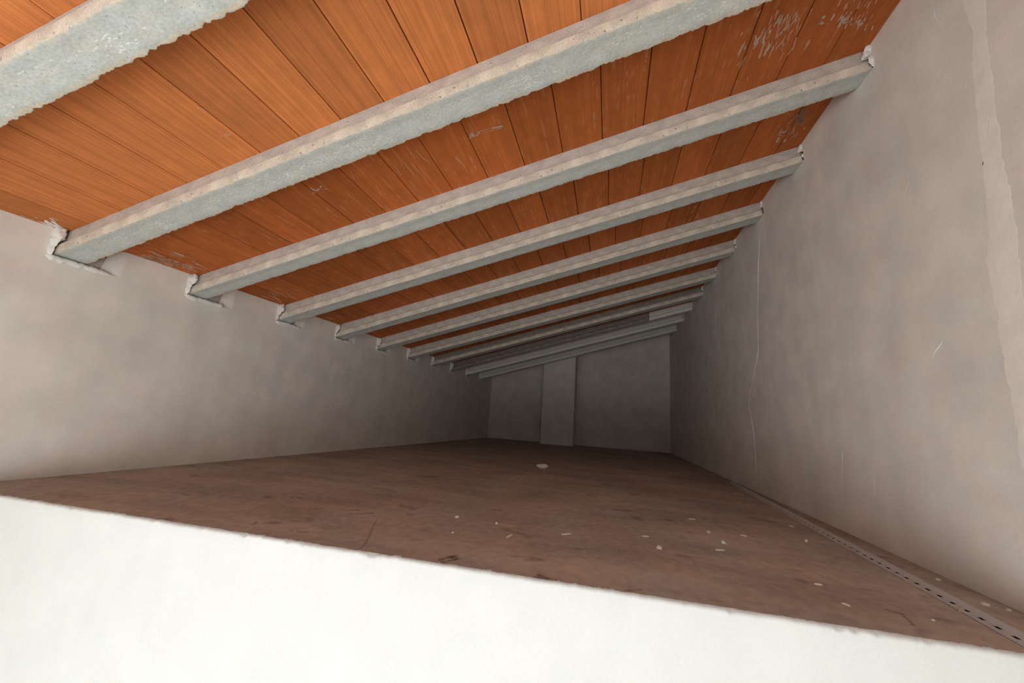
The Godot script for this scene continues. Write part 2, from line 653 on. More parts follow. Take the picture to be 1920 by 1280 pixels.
func build_walls() -> void:
	# left wall: plaster skin with an open pocket behind and below every beam end, solid wall behind it
	var w := Node3D.new()
	w.name = "wall_left"
	add_child(w)
	structure(w, "low grey-white plastered side wall under the lower beam ends", "wall")
	var pts := PackedVector2Array()
	var top_at := func(z: float) -> float: return tile_y(left_x(z)) - 0.001
	pts.append(Vector2(1.3, 0))
	pts.append(Vector2(1.3, top_at.call(1.3)))
	var order := BEAMS.keys()
	for i in order:
		var zn: float = BEAMS[i][0]
		var lx := left_x(zn)
		var bottom := lip_y(lx) - 0.022
		var wide: float = [0.272, 0.26, 0.285, 0.25][absi(i) % 4]
		ragged(Vector2(zn + 0.012, top_at.call(zn)), Vector2(zn + 0.012, bottom), 0.012, 0.0015, pts)
		ragged(Vector2(zn + 0.012, bottom), Vector2(zn - wide, bottom - 0.002), 0.012, 0.0022, pts)
		var edge := zn - wide - 0.05
		pts.append(Vector2(edge, bottom))
		pts.append(Vector2(edge - 0.012, top_at.call(edge)))
		# the plaster rounds off into the pocket
		var fillet := Faces.new()
		var rows := []
		var uvs := []
		for j in 13:
			var t := j / 12.0
			var row := []
			var ur := []
			for k in 9:
				var h := k / 8.0
				var z := lerpf(edge - 0.003 - 0.012 * h, zn - wide + 0.045 - 0.03 * h, t)
				var p := Vector3(left_x(z) + 0.0006 - 0.0275 * smoothstep(0.0, 1.0, t) + 0.0012 * sin(7.0 * t + 5.0 * h + i) * t * (1.0 - t), lerpf(bottom - 0.004 * t, top_at.call(z), h), z)
				row.append(p)
				ur.append(Vector2(p.z, p.y))
			rows.append(row)
			uvs.append(ur)
		fillet.grid(rows, uvs, true)
		put("plaster_reveal", fillet.to(), M.plaster, w)
	pts.append(Vector2(FAR - 0.2, top_at.call(FAR - 0.2)))
	pts.append(Vector2(FAR - 0.2, 0))
	var f := Faces.new()
	f.prism(pts, func(p: Vector2) -> Vector3: return Vector3(left_x(p.x), p.y, p.x), func(p: Vector2) -> Vector3: return Vector3(left_x(p.x) - 0.026, p.y, p.x))
	put("plaster_skin", f.to(), M.plaster, w)
	put("room_wall", room_side(left_x, -0.26), M.white, w)
	f = Faces.new()
	var quad := PackedVector2Array([Vector2(1.3, 0), Vector2(1.3, tile_y(left_x(1.3) - 0.25)), Vector2(FAR - 0.2, tile_y(left_x(FAR) - 0.25)), Vector2(FAR - 0.2, 0)])
	f.prism(quad, func(p: Vector2) -> Vector3: return Vector3(left_x(p.x) - 0.027, p.y, p.x), func(p: Vector2) -> Vector3: return Vector3(left_x(p.x) - 0.26, p.y, p.x))
	put("masonry", f.to(), M.rough_concrete, w)

	# right wall
	w = Node3D.new()
	w.name = "wall_right"
	add_child(w)
	structure(w, "tall grey-white plastered side wall with upright trowel streaks", "wall")
	f = Faces.new()
	var outline := PackedVector2Array([Vector2(1.3, 0), Vector2(1.3, tile_y(right_x(1.3)) - 0.001), Vector2(FAR - 0.2, tile_y(right_x(FAR)) - 0.001), Vector2(FAR - 0.2, 0)])
	f.prism(outline, func(p: Vector2) -> Vector3: return Vector3(right_x(p.x), p.y, p.x), func(p: Vector2) -> Vector3: return Vector3(right_x(p.x) + 0.25, p.y, p.x))
	put("plaster_skin", f.to(), M.plaster, w)
	put("room_wall", room_side(right_x, 0.25), M.white, w)

	# far gable wall with the pier in front of it
	w = Node3D.new()
	w.name = "wall_far"
	add_child(w)
	structure(w, "dim plastered gable wall closing the far end of the loft", "wall")
	f = Faces.new()
	var gable := PackedVector2Array([Vector2(-3.0, LOFT - 0.3), Vector2(1.4, LOFT - 0.3), Vector2(1.4, tile_y(1.4)), Vector2(-3.0, tile_y(-3.0))])
	f.prism(gable, func(p: Vector2) -> Vector3: return Vector3(p.x, p.y, FAR), func(p: Vector2) -> Vector3: return Vector3(p.x, p.y, FAR - 0.2))
	put("plaster_skin", f.to(), M.plaster, w)
	f = Faces.new()
	var x0 := -1.415
	var x1 := -0.735
	var pier := PackedVector2Array([Vector2(x0, LOFT + 0.0), Vector2(x1, LOFT + 0.0), Vector2(x1, tile_y(x1) - 0.001), Vector2(x0, tile_y(x0) - 0.001)])
	f.prism(pier, func(p: Vector2) -> Vector3: return Vector3(p.x, p.y, -8.36), func(p: Vector2) -> Vector3: return Vector3(p.x, p.y, FAR + 0.002))
	var o := put("pier", f.to(), M.plaster, w)
	o.set_meta("label", "plastered pier standing out from the gable wall")


# side wall of the room in front of the loft, with an opening cut for the added fill lamp
func room_side(at: Callable, thick: float) -> ArrayMesh:
	var f := Faces.new()
	var top := func(z: float) -> float: return tile_y(at.call(z)) - 0.001
	for q in [[1.3, 1.6, 0.0, 9.0], [1.6, 4.4, 0.0, 0.65], [1.6, 4.4, 2.45, 9.0], [4.4, BACK + 0.2, 0.0, 9.0]]:
		var outline := PackedVector2Array([Vector2(q[0], q[2]), Vector2(q[1], q[2]), Vector2(q[1], minf(q[3], top.call(q[1]))), Vector2(q[0], minf(q[3], top.call(q[0])))])
		f.prism(outline, func(p: Vector2) -> Vector3: return Vector3(at.call(p.x), p.y, p.x), func(p: Vector2) -> Vector3: return Vector3(at.call(p.x) + thick, p.y, p.x))
	return f.to()


func build_ceiling() -> void:
	var c := Node3D.new()
	c.name = "ceiling"
	add_child(c)
	structure(c, "sloping ceiling of orange ceramic boards laid between concrete beams", "ceiling")
	# one board, modelled once: 1 wide, 1 long, lower long edges chamfered; scaled to each bay
	var f := Faces.new()
	var t := 0.034
	var g := 0.5
	var ch := 0.009
	var prof := [Vector2(-g, t), Vector2(-g, 0.0022), Vector2(-g + ch, 0.0), Vector2(g - ch, 0.0), Vector2(g, 0.0022), Vector2(g, t)]
	for k in prof.size() - 1:
		var a: Vector2 = prof[k]
		var b: Vector2 = prof[k + 1]
		f.quad(Vector3(a.x, a.y, 0.5), Vector3(a.x, a.y, -0.5), Vector3(b.x, b.y, -0.5), Vector3(b.x, b.y, 0.5), [Vector2(a.x + 0.5, 0), Vector2(a.x + 0.5, 1), Vector2(b.x + 0.5, 1), Vector2(b.x + 0.5, 0)])
	f.quad(Vector3(-g, t, 0.5), Vector3(g, t, 0.5), Vector3(g, t, -0.5), Vector3(-g, t, -0.5))
	for s in [0.5, -0.5]:
		var q := [Vector3(-g, 0, s), Vector3(g, 0, s), Vector3(g, t, s), Vector3(-g, t, s)]
		if s < 0:
			q.reverse()
		f.quad(q[0], q[1], q[2], q[3])
	var board := f.to()
	var slope := Vector3(1, RISE, 0).normalized()
	var up := Vector3(-RISE, 1, 0).normalized()
	# first joint and width (along x) of the boards in each bay
	var bays := {-2: [-3.02, 0.2263], -1: [-2.95, 0.2263], 0: [-2.864, 0.2263], 1: [-1.719, 0.2348], 2: [-1.905, 0.233], 3: [-1.83, 0.231], 4: [-1.76, 0.231], 5: [-1.80, 0.232], 6: [-1.9, 0.23], 7: [-1.8, 0.23], 8: [-1.85, 0.23], 9: [-1.9, 0.23], 10: [-1.8, 0.23]}
	var r := RandomNumberGenerator.new()
	r.seed = 77
	for i in bays:
		var first: float = bays[i][0]
		var pitch: float = bays[i][1]
		while first > -3.1:
			first -= pitch
		var x := first
		while x < 1.36:
			var xm := x + pitch / 2
			if xm > -3.15 and xm < 1.45:
				var za := beam_z(i, xm) - 0.073
				var zb := FAR - 0.1 if i == 10 else beam_z(i + 1, xm) - 0.073
				var wide := pitch * sqrt(1 + RISE * RISE) - r.randf_range(0.0034, 0.0058)
				var b := Basis(slope * wide, up, Vector3(0, 0, 1) * (za - zb - 0.003))
				var tilt := r.randfn(0, 0.0018)
				b = Basis(Vector3(0, 0, 1), tilt * 0.6) * b
				var kind := r.randi() % 3 if i <= 0 else (3 + r.randi() % 4)  # bays behind the loft edge take the boards with shade in their colour
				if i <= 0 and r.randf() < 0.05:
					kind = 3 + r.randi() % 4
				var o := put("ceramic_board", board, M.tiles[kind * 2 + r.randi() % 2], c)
				var yy := tile_y(xm) + r.randf_range(0.0002, 0.0016)
				if r.randf() < 0.5:
					b = b * Basis(Vector3.UP, PI)
				o.transform = Transform3D(b, Vector3(xm, yy, (za + zb) / 2))
			x += pitch
	# mortar deck above the boards
	f = Faces.new()
	# (x from, x to, z from, z to, height above the underside of the boards); over the room in front, where no boards are built,
	# the deck comes down to their level and leaves an opening for the added roof lamp
	for q in [[-3.45, 1.7, FAR - 0.25, 0.80, 0.045], [-3.45, 1.7, 0.80, 1.3, 0.0], [-3.45, -0.9, 1.3, 2.6, 0.0], [0.7, 1.7, 1.3, 2.6, 0.0], [-3.45, 1.7, 2.6, BACK + 0.3, 0.0]]:
		var deck := PackedVector2Array([Vector2(q[0], tile_y(q[0]) + q[4]), Vector2(q[1], tile_y(q[1]) + q[4]), Vector2(q[1], tile_y(q[1]) + 0.2), Vector2(q[0], tile_y(q[0]) + 0.2)])
		f.prism(deck, func(p: Vector2) -> Vector3: return Vector3(p.x, p.y, q[3]), func(p: Vector2) -> Vector3: return Vector3(p.x, p.y, q[2]))
	put("mortar_deck", f.to(), M.slab, c)
	build_smears(c)


func build_lower_room() -> void:
	var f := Faces.new()
	f.box(Vector3(-3.8, -0.15, FAR), Vector3(1.9, 0, BACK + 3.0))
	structure(put("floor_room", f.to(), M.room_floor), "pale floor of the room in front of the loft", "floor")
	f = Faces.new()
	var gable := PackedVector2Array([Vector2(-3.7, 0), Vector2(-2.4, 0), Vector2(-2.4, 1.66), Vector2(1.2, 1.66), Vector2(1.2, 0), Vector2(1.6, 0), Vector2(1.6, tile_y(1.6)), Vector2(-3.7, tile_y(-3.7))])
	f.prism(gable, func(p: Vector2) -> Vector3: return Vector3(p.x, p.y, BACK), func(p: Vector2) -> Vector3: return Vector3(p.x, p.y, BACK + 0.25))
	structure(put("wall_back", f.to(), M.white), "white wall with the terrace door, behind the viewer", "wall")
	var d := Node3D.new()
	d.name = "door_1"
	add_child(d)
	structure(d, "wide white framed terrace door behind the viewer", "door")
	for x in [-2.37, -0.6, 1.17]:
		f = Faces.new()
		f.box(Vector3(x - 0.03, 0, BACK + 0.06), Vector3(x + 0.03, 1.66, BACK + 0.12))
		put("door_frame", f.to(), M.frame, d)


# ==================================================================== beams

func build_beam(i: int) -> void:
	var r := RandomNumberGenerator.new()
	r.seed = 500 + i
	var x0 := left_x(BEAMS[i][0]) - 0.014
	var x1 := right_x(BEAMS[i][1]) - 0.003
	var o := empty("roof_beam", Vector3(x0, lip_y(x0), beam_z(i, x0)))
	var base := o.position
	var n := int((x1 - x0) / 0.0075)
	var W := BEAM_WIDTH * (1.0 + 0.04 * sin(i * 2.1))
	# cross-section, near bottom edge at (0, 0): z behind it (negative), y above it
	var near_lip := [Vector2(-0.002, 0.002), Vector2(0.001, 0.016), Vector2(0.003, 0.044), Vector2(-0.001, 0.053)]
	var groove := [Vector2(-0.001, 0.053), Vector2(-0.010, 0.058), Vector2(-0.019, 0.062), Vector2(-0.020, 0.068)]
	var web := [Vector2(-0.020, 0.068), Vector2(-0.021, 0.085), Vector2(-0.024, 0.115), Vector2(-0.028, DEPTH - 0.0005)]
	var web_back := [Vector2(-W + 0.024, DEPTH - 0.0005), Vector2(-W + 0.026, 0.085), Vector2(-W + 0.030, 0.056), Vector2(-W + 0.004, 0.040)]
	var far_lip := [Vector2(-W + 0.004, 0.040), Vector2(-W, 0.030), Vector2(-W, 0.004)]
	var under := [Vector2(-W, 0.004), Vector2(-W + 0.006, 0.0012), Vector2(-W + 0.03, 0.0), Vector2(-W * 0.6, 0.002), Vector2(-W * 0.35, 0.0035), Vector2(-0.03, 0.0015), Vector2(-0.008, 0.0002), Vector2(-0.002, 0.002)]
	var far_j := PackedFloat32Array()
	var near_j := PackedFloat32Array()
	var wave := PackedFloat32Array()
	var a := 0.0
	var b := 0.0
	var c := 0.0
	var rough := 0.0024 if i < 6 else 0.0014
	for k in n + 1:
		a = a * 0.5 + r.randfn(0, rough)
		if r.randf() < 0.08:
			a += r.randf_range(0.002, 0.005)
		b = b * 0.75 + r.randfn(0, 0.0008)
		c = c * 0.97 + r.randfn(0, 0.0003)
		far_j.append(a)
		near_j.append(b)
		wave.append(c)
	var shift := r.randf()
	var sheet := func(prof: Array, from: int, to: int, under_side := false) -> Array:
		var rows := []
		var uvs := []
		for q in prof:
			var row := []
			var ur := []
			for k in range(from, to + 1):
				var x := lerpf(x0, x1, float(k) / n)
				var near_w := clampf(1.0 + q.x / 0.01, 0, 1) * (1.0 if q.y < 0.03 else 0.25)
				var far_w := clampf(1.0 - (q.x + W) / 0.012, 0, 1) * (1.0 if q.y < 0.03 else 0.2)
				var p := Vector3(x, lip_y(x) + q.y + far_w * absf(far_j[k]) * 0.25 - near_w * absf(near_j[k]) * 0.2, beam_z(i, x) + q.x + far_w * far_j[k] + near_w * near_j[k] + wave[k] * 0.3)
				row.append(p - base)
				ur.append(Vector2(x / 2.0 + shift, 0.1 - q.x / W * 0.8 if under_side else 0.5 + (q.y - q.x) / 0.25))
			rows.append(row)
			uvs.append(ur)
		return [rows, uvs]
	# beams 9 and 10 are paler, beam 8 only towards its upper end
	var pieces := [[0, n, i >= 9]]
	if i == 8:
		var cut := int(n * 0.842)
		pieces = [[0, cut, false], [cut, n, true]]
	for pc in pieces:
		var skin: Material = M.pale_beam if pc[2] else (M.dark_concrete if i in [7, 8] else M.concrete)
		var under_skin: Material = M.pale_beam if pc[2] else (M.soffit if i < 2 else M.soffit_plain)
		var f := Faces.new()
		for prof in [web, web_back]:
			var s: Array = sheet.call(prof, pc[0], pc[1])
			f.grid(s[0], s[1])
		var s0: Array = sheet.call([web[3], web_back[0]], pc[0], pc[1])
		f.grid(s0[0], s0[1])
		put("web", f.to(), skin, o)
		f = Faces.new()
		for prof in [near_lip, groove, far_lip]:
			var s: Array = sheet.call(prof, pc[0], pc[1])
			f.grid(s[0], s[1])
		var fl := put("flange", f.to(), M.pale_beam if pc[2] else (M.dark_concrete if i == 8 else M.flange), o)
		f = Faces.new()
		var s1: Array = sheet.call(under, pc[0], pc[1], true)
		f.grid(s1[0], s1[1])
		var so := put("soffit", f.to(), under_skin, fl)
		if not pc[2]:
			so.set_meta("label", "bluish cement skin with white lime spots" if i < 2 else "bluish cement skin")
		else:
			fl.set_meta("label", "pale flange")
	# end faces
	var ring := []
	for prof in [near_lip, groove, web, web_back, far_lip]:
		for q in prof:
			ring.append(q)
	for e in [0, 1]:
		var f := Faces.new()
		var x := x0 if e == 0 else x1
		var poly := PackedVector2Array()
		for q in ring:
			if poly.is_empty() or poly[-1].distance_to(q) > 0.0005:
				poly.append(q)
		var tris := Geometry2D.triangulate_polygon(poly)
		for k in range(0, tris.size(), 3):
			var p := []
			for m in 3:
				var q := poly[tris[k + m]]
				p.append(Vector3(x, lip_y(x) + q.y, beam_z(i, x) + q.x) - base)
			var nn: Vector3 = (p[1] - p[0]).cross(p[2] - p[0])
			if (nn.x > 0) == (e == 1):
				f.tri(p[0], p[1], p[2])
			else:
				f.tri(p[0], p[2], p[1])
		put("end_face", f.to(), M.concrete, o)
	var names := {-2: "concrete roof beam over the front room, third before the loft edge beam", -1: "concrete roof beam over the front room, second before the loft edge beam", 0: "broad white-spotted concrete roof beam over the front room, first before the loft edge beam", 1: "concrete roof beam directly above the front edge of the loft", 2: "second concrete roof beam behind the front edge of the loft", 3: "third concrete roof beam behind the front edge of the loft", 4: "fourth concrete roof beam behind the front edge of the loft", 5: "fifth concrete roof beam behind the front edge of the loft", 6: "fifth concrete roof beam from the far gable wall", 7: "fourth concrete roof beam from the far gable wall, with dark grey web", 8: "third concrete roof beam from the gable wall, paler only at its upper end", 9: "second pale roof beam from the far gable wall", 10: "pale roof beam next to the far gable wall and its pier"}
	tag(o, names[i], "beam", "concrete roof beams")
	o.set_meta("kind", "thing")


# ==================================================================== plaster on walls and boards

# a lump of plaster: a squashed, dented ball
func lump(f: Faces, at: Vector3, size: Vector3, s: int, zn: float, yb: float, dents := 0.6) -> void:
	var ns := FastNoiseLite.new()
	ns.seed = s
	ns.frequency = 1.3
	ns.fractal_octaves = 4
	var rows := []
	for j in 9:
		var row := []
		var th := PI * j / 8.0
		for k in 15:
			var ph := TAU * (k % 14) / 14.0
			var d := Vector3(sin(th) * cos(ph), cos(th), sin(th) * sin(ph))
			var p := at + d * size * (1.0 + dents * ns.get_noise_3dv(d * 1.6))
			var up := p.y - yb - RISE * (p.x - at.x)
			p.z = maxf(p.z, zn + (0.013 if up < 0.072 else -0.013))   # pressed against the face of the beam
			p.y = minf(p.y, tile_y(p.x) - 0.001)
			row.append(p)
		rows.append(row)
	f.grid(rows, [], true)

# a ridge of plaster along a path lying on a wall: half-round, uneven
func ridge(f: Faces, path: Array, out: Vector3, width: float, proud: float, r: RandomNumberGenerator, step := 0.012, cap := INF) -> void:
	var pts := []
	for k in path.size() - 1:
		var n := maxi(1, int(path[k].distance_to(path[k + 1]) / step))
		for q in n:
			pts.append(path[k].lerp(path[k + 1], float(q) / n))
	pts.append(path[-1])
	var rows := [[], [], [], [], []]
	var wob := 0.0
	var th := 1.0
	for k in pts.size():
		var dir: Vector3 = (pts[mini(k + 1, pts.size() - 1)] - pts[maxi(k - 1, 0)]).normalized()
		var across := out.cross(dir).normalized()
		wob = wob * 0.8 + r.randfn(0, width * 0.12)
		th = clampf(th * 0.85 + 0.15 + r.randfn(0, 0.14), 0.35, 1.8)
		var end := minf(1.0, minf(k, pts.size() - 1 - k) / 3.0 + 0.15)
		var w := width * th * end
		for j in 5:
			var t := -1.0 + j * 0.5
			var h := proud * th * end * (1.0 - t * t) - 0.0008
			var p: Vector3 = pts[k] + across * (t * w + wob) + out * h
			p.y = minf(p.y, cap)
			rows[j].append(p)
	f.grid(rows)

func build_plaster() -> void:
	var r := RandomNumberGenerator.new()
	r.seed = 901
	var left := get_node("wall_left")
	var right := get_node("wall_right")
	var out := Vector3(1, 0, 0.0337).normalized()
	for i in BEAMS:
		var zn: float = BEAMS[i][0]
		var lx := left_x(zn)
		var yb := lip_y(lx)
		# nib of fresh plaster on the near side of the beam and a lip along the pocket below it
		var f := Faces.new()
		var reach := r.randf_range(0.8, 1.25)
		var bodies := [[Vector3(lx + 0.012, yb + 0.105, zn + 0.006), Vector3(0.034, 0.042, 0.024)], [Vector3(lx + 0.010, yb + 0.070, zn + 0.004), Vector3(0.028, 0.034, 0.026)], [Vector3(lx + 0.002, yb + 0.020, zn + 0.012), Vector3(0.018, 0.030, 0.016)]]
		for k in bodies.size():
			lump(f, bodies[k][0], bodies[k][1] * reach, 40 * (i + 3) + k, zn, yb)
		put("plaster_nib", f.to(), M.patch, left)
		f = Faces.new()
		ridge(f, [Vector3(lx + 0.001, yb - 0.020, zn + 0.03), Vector3(lx + 0.003, yb - 0.022, zn - 0.06), Vector3(lx + 0.006, yb - 0.021, zn - 0.16), Vector3(lx + 0.008, yb - 0.018, zn - 0.27)], out, 0.016, 0.011, r, 0.008, yb - 0.006)
		put("plaster_lip", f.to(), M.patch, left)
		# the same on the upper wall: lumps in the corner of the near face
		f = Faces.new()
		var zr: float = BEAMS[i][1]
		var rx := right_x(zr)
		var yr := lip_y(rx)
		var big := r.randf_range(0.55, 1.0) if i != 2 else 1.25
		lump(f, Vector3(rx - 0.004, yr + 0.122, zr - 0.008), Vector3(0.016, 0.028, 0.016) * big, 60 * (i + 3) + 1, zr, yr)
		lump(f, Vector3(rx - 0.008, yr + 0.085, zr - 0.010), Vector3(0.020, 0.034, 0.016) * big, 60 * (i + 3) + 2, zr, yr)
		lump(f, Vector3(rx - 0.004, yr + 0.040, zr + 0.006), Vector3(0.014, 0.026, 0.013) * big, 60 * (i + 3) + 3, zr, yr)
		lump(f, Vector3(rx - 0.002, yr + 0.012, zr + 0.006), Vector3(0.008, 0.014, 0.009) * big, 60 * (i + 3) + 4, zr, yr)
		put("plaster_nib", f.to(), M.patch, right)
	# pale upright band of a second plaster coat on the right wall
	var a := [Vector2(1790, -120), Vector2(1797, -40), Vector2(1805, 20), Vector2(1822, 60), Vector2(1820, 130), Vector2(1832, 220), Vector2(1838, 300), Vector2(1840, 345), Vector2(1848, 410), Vector2(1850, 445), Vector2(1849, 485), Vector2(1853, 530), Vector2(1866, 580), Vector2(1872, 630), Vector2(1884, 690), Vector2(1893, 740), Vector2(1905, 810), Vector2(1915, 880)]
	var b := [Vector2(1846, -120), Vector2(1848, -40), Vector2(1850, 20), Vector2(1850, 60), Vector2(1856, 100), Vector2(1861, 125), Vector2(1864, 160), Vector2(1872, 220), Vector2(1880, 290), Vector2(1888, 330), Vector2(1895, 350), Vector2(1902, 385), Vector2(1906, 430), Vector2(1912, 480), Vector2(1918, 540), Vector2(1934, 620), Vector2(1950, 700), Vector2(1965, 880)]
	var f := Faces.new()
	var pa := []
	var pb := []
	for k in a.size():
		pa.append(on_right(a[k].x, a[k].y))
		pb.append(on_right(b[k].x, b[k].y))
	var n := 150
	var rows := [[], [], [], []]
	var w0 := 0.0
	var w1 := 0.0
	for k in n + 1:
		var t := float(k) / n * (a.size() - 1)
		var j := mini(int(t), a.size() - 2)
		w0 = w0 * 0.75 + r.randfn(0, 0.0022)
		w1 = w1 * 0.75 + r.randfn(0, 0.0022)
		var p: Vector3 = pa[j].lerp(pa[j + 1], t - j) + Vector3(0, 0, w0)
		var q: Vector3 = pb[j].lerp(pb[j + 1], t - j) + Vector3(0, 0, w1)
		rows[0].append(p + Vector3(0.0005, 0, 0))
		rows[1].append(p + Vector3(-0.0010, 0, 0.008))
		rows[2].append(q + Vector3(-0.0010, 0, -0.008))
		rows[3].append(q + Vector3(0.0005, 0, 0))
	var buv := []
	for q in rows:
		var ur := []
		for p in q:
			ur.append(Vector2(p.z, p.y))
		buv.append(ur)
	f.grid(rows, buv)
	put("plaster_band", f.to(), M.band, right).set_meta("label", "pale upright band where a second coat of plaster ends")
	# raised seams left by the trowel
	var seams := [
		[[Vector2(1424, 440), Vector2(1421, 520), Vector2(1421, 600), Vector2(1422, 655), Vector2(1414, 700), Vector2(1406, 735), Vector2(1404, 765), Vector2(1412, 800), Vector2(1416, 850), Vector2(1419, 890)], 0.0135, 0.004],
		[[Vector2(1738, 684), Vector2(1748, 672), Vector2(1752, 660), Vector2(1764, 645), Vector2(1773, 626)], 0.0035, 0.0018],
		[[Vector2(1579, 830), Vector2(1579, 880), Vector2(1577, 925)], 0.004, 0.0015],
		[[Vector2(1638, 880), Vector2(1640, 920), Vector2(1639, 948)], 0.004, 0.0015],
		[[Vector2(1708, 330), Vector2(1700, 352), Vector2(1692, 372)], 0.004, 0.002],
		[[Vector2(1750, 0), Vector2(1752, 30), Vector2(1766, 52), Vector2(1780, 68)], 0.003, 0.0015],
		[[Vector2(1342, 555), Vector2(1343, 600), Vector2(1341, 640)], 0.006, 0.002],
	]
	for s in seams:
		var path := []
		for q in s[0]:
			path.append(on_right(q.x, q.y))
		f = Faces.new()
		ridge(f, path, Vector3(-1, 0, 0.0079).normalized(), s[1], s[2], r, 0.02)
		put("plaster_seam", f.to(), M.band, right)
	f = Faces.new()
	var path := []
	for q in [Vector2(800, 688), Vector2(802, 715), Vector2(801, 750)]:
		path.append(on_left(q.x, q.y))
	ridge(f, path, out, 0.012, 0.003, r, 0.02)
	put("plaster_seam", f.to(), M.band, left)

# dried plaster wiped across the boards: many thin flat strokes to a smear
func smear(c: Node, m: Material, strokes: Array, r: RandomNumberGenerator) -> void:
	# each stroke: [pixel from, pixel to, width in metres]
	var f := Faces.new()
	var up := Vector3(-RISE, 1, 0).normalized()
	for s in strokes:
		var p := on_roof(s[0].x, s[0].y)
		var q := on_roof(s[1].x, s[1].y)
		var hidden := false
		for i in BEAMS:
			for e in [p, q]:
				if e.z < beam_z(i, e.x) - 0.022 and e.z > beam_z(i, e.x) - BEAM_WIDTH + 0.012:
					hidden = true
		if hidden:
			continue   # that spot is covered by a beam
		var along := (q - p)
		var across := up.cross(along).normalized()
		var n := maxi(3, int(along.length() / 0.008))
		var rows := [[], []]
		var wa := 0.0
		var wb := 0.0
		for k in n + 1:
			var t := float(k) / n
			var bulge: float = sqrt(maxf(0.0, 1.0 - pow(2.0 * t - 1.0, 4.0))) * s[2] * 0.5
			wa = wa * 0.5 + r.randfn(0, s[2] * 0.16)
			wb = wb * 0.5 + r.randfn(0, s[2] * 0.16)
			var mid := p.lerp(q, t) - up * 0.0012
			rows[0].append(mid - across * maxf(0.0, bulge + wa))
			rows[1].append(mid + across * maxf(0.0, bulge + wb))
		f.grid(rows, [], true)
	put("plaster_smear", f.to(), m, c)

func scatter(at: Vector2, spread: Vector2, dir: Vector2, count: int, length: float, width: float, r: RandomNumberGenerator) -> Array:
	var list := []
	for k in count:
		var p := at + Vector2(r.randfn(0, spread.x), r.randfn(0, spread.y))
		var d := dir.rotated(r.randfn(0, 0.12)) * length * r.randf_range(0.4, 1.3)
		list.append([p, p + d, width * r.randf_range(0.4, 1.4)])
	return list

